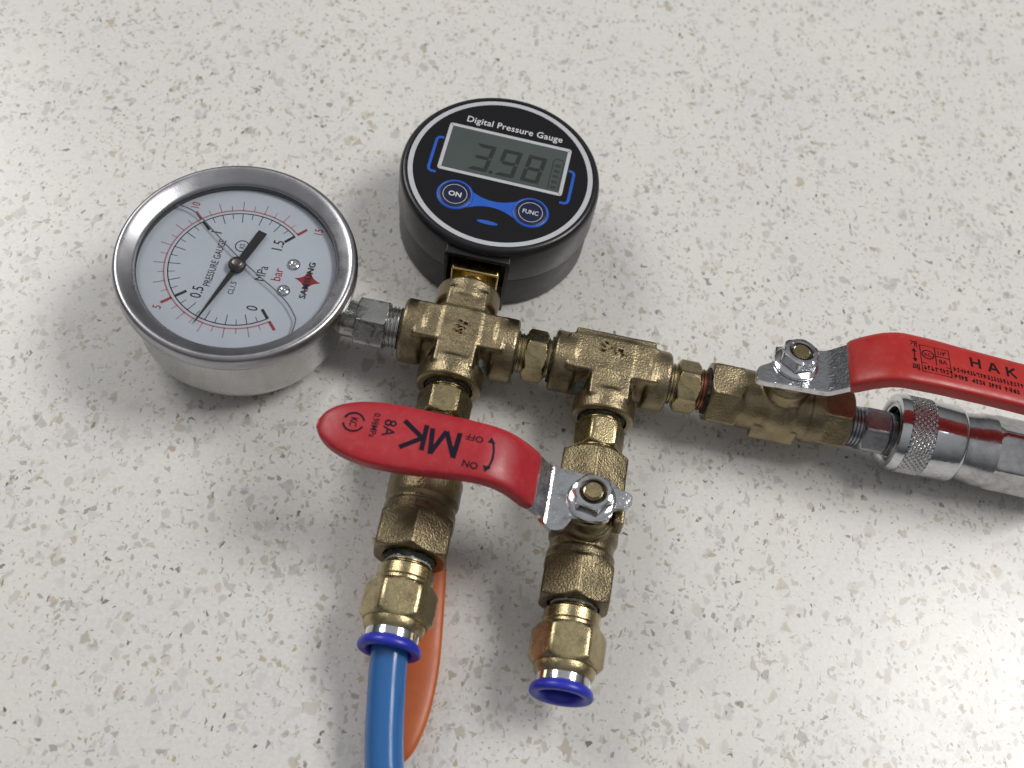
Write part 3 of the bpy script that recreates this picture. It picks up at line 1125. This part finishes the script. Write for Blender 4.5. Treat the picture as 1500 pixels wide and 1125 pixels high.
for (u0, u1, v0, gap) in ((32.0, 39.2, -4.0, 9), (40.4, 70.5, -2.0, 40), (40.4, 70.5, -4.7, 4)):
    u, k = u0, 0
    while u < u1:               # rows of print too fine to read
        w_ = rs.uniform(0.7, 1.1)
        for q in range(3):
            vv = v0 + rs.uniform(-0.75, 0.75)
            prints.join(strip([(u, vv), (u + w_ * 0.8, vv)], 0.28, m3))
        uu = u + rs.uniform(0.15, w_ * 0.7)
        prints.join(strip([(uu, v0 - 0.85), (uu, v0 + 0.85)], 0.26, m3))
        u += w_ + 0.15
        k += 1
        if k % gap == 0:
            u += 0.9
build('lettering', prints, 'dark_print', v3, smooth=False)

# valve under the cross, its orange lever lies underneath on the worktop
fr1, v1 = valve((0, -50.0, ZA), (0, -1, 0), (0, 0, -1), -20.0, 20.0, 19.4, 11.5, 'brass_cast_dark', 'ball valve under the cross with orange lever beneath it', 11.0, phase=30, p=22, rbody=9.4)
hf1 = Frame((0, -50, ZA), (0.115, -0.99, 0), (0, 0, 1))
st = [(s, lo, hi, -12.0) for s, lo, hi in ((-7.5, -3, 3), (-6, -5.5, 5.5), (0, -6.5, 6.5), (8, -6.5, 6.5), (16, -6.8, 6.8), (22, -7, 7))]
build('lever_plate', plate(hf1, st, 1.6), 'chrome', v1, deg=50)
lev1 = Lever(hf1, [14, 25, 40, 55, 72], [-12.3, -12.3, -12.3, -12.3, -12.3], [-8.0, -8.4, -8.6, -7.8, -6.6], [8.0, 8.4, 8.6, 7.8, 6.6])
build('grip', lev1.loft(14, 70.0, 5.2, n=60, k=40, e=3.2, tip=24), 'orange_vinyl', v1, deg=60, label='orange vinyl lever grip lying on the countertop')


# ---- push-in tube fittings
def push_fitting(o, d, a0, af, phase, label, hollow):
    fr = Frame(o, d)
    root = build('push_fitting', hexbar(fr, a0 + 7.4, a0 + 17.4, af, R(phase), cham=1.5, p=50), 'brass_machined', man, label=label)
    build('thread', thread(fr, a0 - 3.5, a0 + 3.0, 6.2, 1.0, 0.5), 'brass_machined', root, deg=20)
    build('sealant', lump_ring(fr, a0 - 1.6, a0 + 0.9, 6.85, 0.75, o[0] + 3.3), 'sealant', root)
    build('sealing_tape', lump_ring(fr, a0 + 0.2, a0 + 1.3, 6.35, 0.25, o[0] + 11), 'white_tape', root)
    build('shoulder', lathe(fr, [(a0 + 2.4, 0), (a0 + 2.4, 7.0), (a0 + 3.0, 7.6), (a0 + 5.8, 7.6), (a0 + 6.2, 7.3), (a0 + 7.6, 7.3), (a0 + 7.6, 0)], 64), 'brass_machined', root)
    build('shoulder', lathe(fr, [(a0 + 17.2, 0), (a0 + 17.2, 8.1), (a0 + 18.8, 8.05), (a0 + 19.6, 7.7), (a0 + 20.2, 7.3), (a0 + 20.2, 0)], 64), 'brass_machined', root)
    build('sleeve', lathe(fr, [(a0 + 20.0, 5.6), (a0 + 20.0, 7.1), (a0 + 22.2, 7.1), (a0 + 22.5, 6.9), (a0 + 22.5, 5.6), (a0 + 20.0, 5.6)], 64), 'chrome', root)
    build('release_collar', lathe(fr, [(a0 + 14, 5.2), (a0 + 14, 5.8), (a0 + 22.2, 6.4), (a0 + 22.6, 7.6), (a0 + 23.2, 8.15), (a0 + 24.0, 8.35), (a0 + 24.7, 8.3), (a0 + 25.1, 8.0), (a0 + 25.3, 7.4),
                                        (a0 + 25.1, 6.2), (a0 + 24.3, 5.4), (a0 + 22.6, 5.2), (a0 + 14, 5.2)], 72), 'blue_plastic', root, deg=60)
    if hollow:
        build('tube_seat', lathe(fr, [(a0 + 15, 0), (a0 + 15, 5.35)], 48), 'gasket', root)
    return root


push_fitting((0.1, 0, ZA), (0.0, -1, 0.0), 70.6, 17.2, 2, 'push-in fitting with blue collar holding the blue tube', False)
push_fitting((45.0, 0, ZA), (0.002, -1, 0.0), 73.2, 17.4, -4, 'push-in fitting with empty blue collar', True)

# ---- plug nipple towards the quick coupling
frp = Frame((0, 0, ZA - 0.6), (1, -0.008, -0.008))
plug = build('plug_nipple', hexbar(frp, 121.6, 129.6, 12.8, R(0), cham=0.9), 'zinc_plated', man, label='grey plated hex plug nipple entering the coupling')
build('thread', thread(frp, 113, 122.0, 6.2, 1.05, 0.5), 'zinc_plated', plug, deg=20)
build('nose', lathe(frp, [(129, 0), (129, 5.2), (130.0, 6.3), (131.8, 6.3), (132.4, 4.9), (143, 4.9), (143, 0)], 48), 'zinc_plated', plug)

# ------------------------------------------------------------------ analogue gauge
GC = Vector((-65.25, 0.2, 0.0))
gf = Frame(GC, Z1, (0, 1, 0))
case = [(5.5, 0), (5.5, 25.5)]
for i in range(1, 9):
    t = math.pi / 2 * i / 8
    case.append((12 - 6.5 * math.cos(t), 25.5 + 5.5 * math.sin(t)))
case += [(27.2, 31.0), (27.2, 30.0), (27.2, 0)]
gauge = build('pressure_gauge', lathe(gf, case, 128), 'stainless_case', man, label='round steel dial pressure gauge, liquid filled, white face')
build('bezel', lathe(gf, [(26.5, 31.0), (27.1, 32.4), (29.3, 33.0), (29.7, 33.8), (30.3, 34.0), (32.5, 34.0), (33.5, 33.75), (34.2, 33.3), (34.5, 32.6), (34.35, 31.9), (33.9, 31.1), (33.2, 29.9), (32.5, 28.8), (32.1, 28.2), (31.5, 27.9), (31.5, 31.0), (26.5, 31.0)], 160),
      'stainless', gauge, deg=50)
build('inner_ring', lathe(gf, [(31.6, 30.6), (31.6, 28.0), (31.1, 27.7), (29.35, 28.0), (29.0, 30.4), (31.6, 30.6)], 128), 'gasket', gauge)
build('window', lathe(gf, [(31.8, 0), (31.8, 28.7)], 96), 'window_glass', gauge)
build('dial', lathe(gf, [(28.9, 0), (28.9, 29.6), (29.4, 29.6), (29.4, 0)], 96), 'dial_white', gauge)


def gm(z):
    return lambda u, v, h=0: Vector((GC.x - v, GC.y + u, z + h))


D1 = gm(29.46)


def pol(r, deg):
    # degrees clockwise from the dial's top
    return r * math.sin(R(deg)), r * math.cos(R(deg))


A0, A1 = -131.0, 131.0       # 0 and 1.5 MPa, dial right = +Y


def ang(v):
    return A0 + (A1 - A0) * v / 1.5


blk, pnk = MB(), MB()
blk.join(strip([pol(19.3, ang(1.5 * i / 90)) for i in range(91)], 0.32, D1))
pnk.join(strip([pol(20.4, ang(1.5 * i / 90)) for i in range(91)], 0.42, D1))
for i in range(31):
    v = i * 0.05
    a = ang(v)
    if i % 10 == 0:
        blk.join(strip([pol(15.8, a), pol(19.4, a)], 0.85, D1))
        build('scale_mark', strip([pol(20.3, a), pol(23.6, a)], 0.85, D1), 'red_print', gauge, smooth=False)
    elif i % 2 == 0:
        blk.join(strip([pol(16.0, a), pol(19.4, a)], 0.22, D1))
        pnk.join(strip([pol(20.3, a), pol(23.6, a)], 0.26, D1))
    else:
        blk.join(strip([pol(17.4, a), pol(19.4, a)], 0.18, D1))
        pnk.join(strip([pol(20.3, a), pol(22.2, a)], 0.22, D1))


def gput(txt, size, u0, v0, rot=0, **kw):
    c, s_ = math.cos(R(rot)), math.sin(R(rot))
    return text_mb(txt, size, lambda u, v, h=0: D1(u0 + u * c - v * s_, v0 + u * s_ + v * c, h), **kw)


build('scale_marks', blk, 'black_print', gauge, smooth=False, label='black megapascal scale of the dial')
build('scale_marks', pnk, 'pink_print', gauge, smooth=False, label='pale red bar scale of the dial')
for t_, z_, u_, v_, q_ in (('0', 4.5, -12.2, -7.6, 0.75), ('0.5', 4.5, -10.6, 8.6, 0.75), ('1', 4.5, 10.6, 9.3, 0.75), ('1.5', 4.5, 10.4, -8.9, 0.75)):
    build('numeral', gput(t_, z_, u_, v_, squeeze=q_, bold=0.03), 'black_print', gauge, smooth=False)
for t_, z_, u_, v_, q_ in (('PRESSURE GAUGE', 2.9, 0.2, 6.7, 0.72), ('MPa', 4.0, -0.2, -6.9, 0.78), ('CL1.5', 2.3, -7.0, -0.4, 0.8)):
    build('lettering', gput(t_, z_, u_, v_, squeeze=q_, bold=0.0 if t_ == 'MPa' else 0.015), 'black_print', gauge, smooth=False)
D1b = gm(29.62)
build('lettering', text_mb('SAMSUNG', 2.5, lambda u, v, h=0: D1b(0.5 + u, -20.1 + v, h), bold=0.04, squeeze=1.08, spacing=1.05), 'black_print', gauge, smooth=False)
kx = gput('KS', 2.0, 7.6, 0.9, squeeze=0.8)
kx.join(ring2d(1.75, 2.05, lambda a, b_, h=0: D1(7.6 + a, 0.9 + b_, h), n=32))
build('approval_mark', kx, 'black_print', gauge, smooth=False)
for t_, u_, v_ in (('5', -17.9, 17.6), ('10', 18.6, 17.8), ('15', 17.9, -18.9)):
    build('numeral', gput(t_, 3.4, u_, v_, squeeze=0.75, bold=0.02), 'red_print', gauge, smooth=False)
build('lettering', gput('bar', 4.0, 0.5, -11.3, squeeze=0.85, bold=0.02), 'red_print', gauge, smooth=False)
star = []
for i in range(4):
    a0_, a1_ = 90 * i, 90 * (i + 1)
    P0 = pol(3.9, a0_)
    P2 = pol(3.9, a1_)
    P1 = pol(1.0, (a0_ + a1_) / 2)
    for j in range(8):
        t = j / 8
        star.append(tuple((1 - t) ** 2 * P0[k] + 2 * t * (1 - t) * P1[k] + t * t * P2[k] for k in (0, 1)))
build('emblem', patch([(x + 0.4, y - 20.1) for x, y in star], gm(29.43)), 'deep_red_print', gauge, smooth=False, label='four pointed red star printed on the dial')
for u, v in ((4.8, -15.0), (-4.5, -14.5)):
    q = D1(u, v)
    build('screw', lathe(Frame(q, Z1), [(-0.1, 0), (-0.1, 1.95), (0.2, 1.95), (0.6, 1.6), (0.75, 1.0), (0.45, 0.6), (0.4, 0)], 28), 'chrome', gauge, deg=50)
# pointer: slim arm, broad tail, domed hub
nz = 30.7
na = R(-74.0)                 # clockwise from dial top
du, dv = math.sin(na), math.cos(na)
nm = lambda a, b_, h=0: Vector((GC.x - (a * dv + b_ * du), GC.y + (a * du - b_ * dv), nz + h))


def blade(pts, th):
    n = len(pts)
    v = [nm(x, y, -th) for x, y in pts] + [nm(x, y, 0) for x, y in pts]
    return MB().add(v, [tuple(range(n))[::-1], tuple(range(n, 2 * n))] + [(i, (i + 1) % n, n + (i + 1) % n, n + i) for i in range(n)])


build('pointer', blade([(-13.6, -1.35), (-3, -1.15), (2, -0.8), (21.0, -0.14), (21.9, 0), (21.0, 0.14), (2, 0.8), (-3, 1.15), (-13.6, 1.35)], 0.35), 'black_paint', gauge)
build('hub', lathe(Frame((GC.x, GC.y, nz), Z1), [(-1.5, 0), (-1.5, 1.9), (0.15, 1.9), (0.2, 2.5), (0.8, 2.5), (1.2, 2.2), (1.45, 1.5), (1.5, 0)], 40), 'gasket', gauge, deg=50)
build('hub_cap', lathe(Frame((GC.x, GC.y, nz + 1.45), Z1), [(0, 0), (0, 1.75), (0.2, 1.6), (0.35, 0.9), (0.35, 0)], 32), 'hub_bronze', gauge, deg=60)
# edge of the filling liquid against the window
men = [(12.5, 25.6), (15.6, 23.6), (16.2, 20.2), (14.4, 15.6), (10.9, 11.1), (6.0, 4.9), (2.2, -0.3), (-2.3, -7.0), (-5.8, -12.6), (-9.1, -16.8), (-12.0, -19.3), (-14.4, -20.6), (-19.0, -20.6)]
mp_ = smooth_path([Vector((GC.x - v, GC.y + u, 30.9)) for u, v in men], 6)
build('liquid_line', tube_mb(mp_, 0.20, 8), 'liquid_edge', gauge)
# stem of the gauge
frs = Frame((0, 0, ZA), (-1, 0, 0))
build('stem', hexbar(frs, 21.4, 30.6, 13.6, R(0), cham=0.5), 'steel_stained', gauge, label='blotchy grey hex stem of the dial gauge')
build('thread', thread(frs, 13, 21.8, 6.3, 1.1, 0.55), 'steel_stained', gauge, deg=20)
build('stem_neck', lathe(frs, [(30.4, 0), (30.4, 5.5), (40, 5.5), (40, 0)], 40), 'steel_stained', gauge)
build('sealant', lump_ring(frs, 15.8, 17.7, 6.7, 0.3, 77), 'sealant', gauge)

# ------------------------------------------------------------------ digital gauge
DC = Vector((1.70, 54.56, 0))
df = Frame(DC, Z1, (0, 1, 0))
RD = 31.2


def notched(name, prof, mat, parent, label=None):
    o = build(name, lathe(df, prof, 144), mat, parent, label=label)
    cut = build('temporary_cut', box(Frame((DC.x - 1.2, 0, 0), X1), (-8.6, 8.6), (10, 32.5), (-2, 25.6)), mat)
    md = o.modifiers.new('b', 'BOOLEAN')
    md.operation = 'DIFFERENCE'
    md.solver = 'EXACT'
    md.object = cut
    bpy.context.view_layer.update()
    dg = bpy.context.evaluated_depsgraph_get()
    me = bpy.data.meshes.new_from_object(o.evaluated_get(dg))
    o.modifiers.clear()
    o.data = me
    sharpen(me)
    bpy.data.objects.remove(cut)
    return o


dig = notched('digital_gauge', [(14.6, 0), (14.6, RD - 0.8), (15.0, RD - 0.2), (15.6, RD), (27.0, RD), (28.4, RD - 0.3), (29.2, RD - 0.9), (29.5, RD - 1.6), (29.45, RD - 2.1), (29.0, RD - 2.3), (29.0, 0)],
              'black_plastic', man, 'round black digital pressure gauge reading 3.98')
notched('rear_shell', [(0.0, 0), (0.0, RD - 2.2), (0.5, RD - 1.2), (1.6, RD - 0.7), (14.2, RD - 0.5), (14.5, RD - 0.9), (14.5, 0)], 'grey_black_plastic', dig)
# port frame and brass port block
pf = Frame((DC.x - 1.2, 0, 0), X1)
fm = MB()
fm.join(box(pf, (-9.7, 9.7), (22.3, 29), (25.7, 26.8)))
fm.join(box(pf, (-9.7, -8.7), (22.3, 29), (1.5, 25.7)))
fm.join(box(pf, (8.7, 9.7), (22.3, 29), (1.5, 25.7)))
build('port_frame', fm, 'black_plastic', dig, bevel=0.25)
build('port_block', box(pf, (-7.2, 7.2), (20.4, 30), (7.6, 22.0)), 'brass_bright', dig, bevel=0.5)
build('port_stem', lathe(Frame((0, 0, ZA), (0, 1, 0)), [(12, 0), (12, 5.9), (24, 5.9), (24, 0)], 40), 'brass_bright', dig)


def dm(z):
    c, s_ = math.cos(R(-1.8)), math.sin(R(-1.8))
    return lambda u, v, h=0: Vector((DC.x + 0.948 * (u * c - v * s_), DC.y + 0.948 * (u * s_ + v * c), z + h))


build('face', lathe(df, [(28.95, 0), (28.95, 29.0), (29.15, 29.0), (29.15, 0)], 128), 'black_gloss', dig)
P1, P2, P3 = dm(29.20), dm(29.24), dm(29.28)
build('ring', ring2d(28.7, 30.3, P1, n=128), 'silver_print', dig, smooth=False)


def rrect(x0, x1, y0, y1, r=0.4, n=4):
    o_ = []
    for cx, cy, a in ((x1 - r, y1 - r, 0), (x0 + r, y1 - r, 90), (x0 + r, y0 + r, 180), (x1 - r, y0 + r, 270)):
        o_ += [(cx + r * math.cos(R(a + 90 * i / n)), cy + r * math.sin(R(a + 90 * i / n))) for i in range(n + 1)]
    return o_


LX0, LX1, LY0, LY1 = -20.4, 21.1, -4.6, 15.8
build('display_frame', strip(rrect(LX0 + 0.6, LX1 - 0.6, LY0 + 0.6, LY1 - 0.6), 1.15, P2, True), 'silver_print', dig, smooth=False)
disp = build('display', patch(rrect(LX0 + 0.9, LX1 - 0.9, LY0 + 0.9, LY1 - 0.9), P1), 'lcd_glass', dig, smooth=False, label='grey green liquid crystal display')


def seg7(ch, x, y, w, h, t=1.35, sl=0.10):
    on = {'3': 'abgcd', '9': 'abcdfg', '8': 'abcdefg'}[ch]
    hh = h / 2
    g = 0.18
    seg = {'a': [(0, h), (w, h), (w - t, h - t), (t, h - t)], 'd': [(0, 0), (w, 0), (w - t, t), (t, t)],
           'g': [(t * 0.5, hh), (t, hh + t / 2), (w - t, hh + t / 2), (w - t * 0.5, hh), (w - t, hh - t / 2), (t, hh - t / 2)],
           'b': [(w, h - g), (w, hh + g), (w - t, hh + t / 2 + g), (w - t, h - t - g)], 'c': [(w, hh - g), (w, g), (w - t, t + g), (w - t, hh - t / 2 - g)],
           'f': [(0, h - g), (0, hh + g), (t, hh + t / 2 + g), (t, h - t - g)], 'e': [(0, hh - g), (0, g), (t, t + g), (t, hh - t / 2 - g)]}
    mb = MB()
    for k in on:
        mb.join(patch([(x + px + py * sl, y + py) for px, py in seg[k]], P2))
    return mb


dd = MB()
dd.join(seg7('3', -10.8, -1.8, 6.3, 11.4))
dd.join(seg7('9', -1.9, -1.8, 6.3, 11.4))
dd.join(seg7('8', 6.6, -1.8, 6.1, 11.4))
dd.join(patch(rrect(-3.8, -2.6, -1.9, -0.7, 0.2), P2))
build('digits', dd, 'lcd_segment', disp if False else dig, smooth=False, label='seven segment digits 3.98')
bt = MB()
bt.join(strip([(16.0, -2.4), (16.0, 9.4), (16.6, 10.4), (18.8, 10.4), (19.4, 9.4), (19.4, -2.4)], 0.4, P2))
for k in range(5):
    bt.join(patch(rrect(16.7, 18.7, -2.2 + k * 2.3, -1.0 + k * 2.3, 0.2), P2))
build('battery_bars', bt, 'lcd_segment_faint', dig, smooth=False)
dput = lambda txt, size, u0, v0, **kw: text_mb(txt, size, lambda u, v, h=0: P3(u0 + u, v0 + v, h), **kw)
bput = lambda txt, size, u0, v0, **kw: text_mb(txt, size, lambda u, v, h=0: P3(u0 + u, v0 + v, 0.30), **kw)
for q_ in (dput('Digital Pressure Gauge', 3.65, 1.0, 18.6, bold=0.035, squeeze=0.93, spacing=1.04), bput('ON', 2.7, -12.3, -13.6, bold=0.06), bput('FUNC', 2.35, 12.6, -14.0, bold=0.02, squeeze=0.85)):
    build('lettering', q_, 'white_print', dig, smooth=False)
bb = MB()
for sg in (-1, 1):
    # corner brackets beside the display
    if sg < 0:
        pts = [(-20.9, 8.6), (-21.9, 8.6), (-22.8, 8.2), (-23.1, 7.3), (-23.1, -4.6), (-22.8, -5.6), (-22.0, -6.1), (-20.4, -6.1)]
    else:
        pts = [(21.5, 6.6), (22.4, 6.6), (23.2, 6.2), (23.5, 5.3), (23.5, -5.6), (23.2, -6.6), (22.4, -7.1), (20.8, -7.1)]
    bb.join(strip(pts, 0.95, P1))
# the band joining the two buttons
upper, lower = [], []
for i in range(25):
    t = i / 24
    x = -8.6 + 17.4 * t
    w_ = 1.25 + 2.9 * abs(2 * t - 1) ** 2.0
    upper.append((x, -14.1 + w_))
    lower.append((x, -14.1 - w_))
bb.join(patch(upper + lower[::-1], P1))
bb.join(patch([(3.4 * math.cos(R(i * 15)) * (1 - 0.0), -21.6 + 0.75 * math.sin(R(i * 15))) for i in range(24)], P1))
build('trim_print', bb, 'blue_print', dig, smooth=False)
for bxx in (-12.3, 12.6):
    byy = -13.6 if bxx < 0 else -14.0
    q = P1(bxx, byy)
    btn = build('button', lathe(Frame(q, Z1), [(-0.05, 0), (-0.05, 5.2), (0.02, 5.2), (0.28, 4.7), (0.32, 4.2), (0.32, 0)], 56), 'navy_button', dig, deg=60)
    build('button_rim', lathe(Frame(q, Z1), [(0.0, 5.7), (0.3, 5.5), (0.45, 5.2), (0.3, 4.9), (0.0, 4.8)], 56), 'blue_print', dig, deg=60)
    build('button_rim', ring2d(3.75, 3.95, lambda u, v, h=0: P3(bxx + u, byy + v, 0.28), n=48), 'silver_print', dig, smooth=False)

# ------------------------------------------------------------------ quick coupling (snaps over the plug)
qc = bpy.data.objects.new('quick_coupler', None)
col.objects.link(qc)
qc.empty_display_size = 0.01
WORIG[qc.name] = Vector((150, 0, 0))
qc.location = WORIG[qc.name] * S
qc['label'] = 'chromed quick-connect air coupling with knurled sleeve snapped onto the plug under the long red lever'
qc['category'] = 'coupling'
fq = Frame((0, 1.0, ZA - 0.2), (1, -0.006, -0.012))
QR = 11.6
build('sleeve', lathe(fq, [(132.6, 8.2), (131.7, 8.8), (130.8, 9.6), (130.6, 10.4), (131.0, 11.2), (132.0, QR), (133.7, QR), (133.9, QR - 0.5), (141.0, QR - 0.5), (141.2, QR), (149.6, QR), (150.6, QR - 0.4), (151.2, QR - 1.2), (151.2, 9.0)], 96), 'chrome', qc, deg=40)
rows, nn, mk = 26, 288, MB()
prof = [(133.8, QR - 0.6)] + [(133.9 + 7.2 * i / rows, QR + 0.05) for i in range(rows + 1)] + [(141.2, QR - 0.6)]


def knurl(a, r, t):
    if r < QR - 0.3:
        return r
    u = t * 44 / (2 * math.pi)
    w = (a - 133.9) / 1.75
    tri = lambda x: 2 * abs((x % 1.0) - 0.5)
    return QR - 0.42 + 0.55 * min(tri(u + w), tri(u - w)) * 1.3


build('knurled_ring', lathe(fq, prof, nn, knurl), 'chrome_worn', qc, deg=70)
build('socket_ring', lathe(fq, [(132.5, 9.0), (131.6, 8.8), (131.2, 8.2), (131.4, 7.6), (133.0, 7.4), (135.4, 7.4)], 72), 'chrome_worn', qc, deg=50)
build('socket_seal', lathe(fq, [(132.2, 9.6), (133.0, 8.6), (133.6, 7.0), (138.4, 6.0), (138.4, 0)], 64), 'gasket', qc)
build('body', lathe(fq, [(150.4, 0), (150.4, 9.9), (151.9, 10.1), (155.4, 10.4), (157.4, 10.9), (158.6, 11.1), (160.4, 11.1), (160.4, 0)], 80), 'chrome_worn', qc)
build('hex_end', hexbar(fq, 159.4, 183.4, 20.0, R(-26), cham=2.6, p=60), 'chrome_worn', qc)
build('hose_tail', lathe(fq, [(182.9, 0), (182.9, 8), (189.4, 8), (190.4, 6.5), (199.4, 6.0), (199.4, 0)], 48), 'chrome_worn', qc)

# ------------------------------------------------------------------ blue air tube
path = smooth_path([(0.0, -84, ZA - 0.6), (0.3, -94, 14.2), (1.9, -106, 12.4), (5.1, -122, 9.9), (11, -140, 6.9), (20, -165, 5.2), (33, -200, 5.05), (52, -250, 5.05)], 8)
tb = build('air_tube', tube_mb(path, 4.85, 32), 'blue_tube')
tb['label'] = 'glossy blue plastic air tube plugged into the push-in fitting beside the orange lever'
tb['category'] = 'air tube'
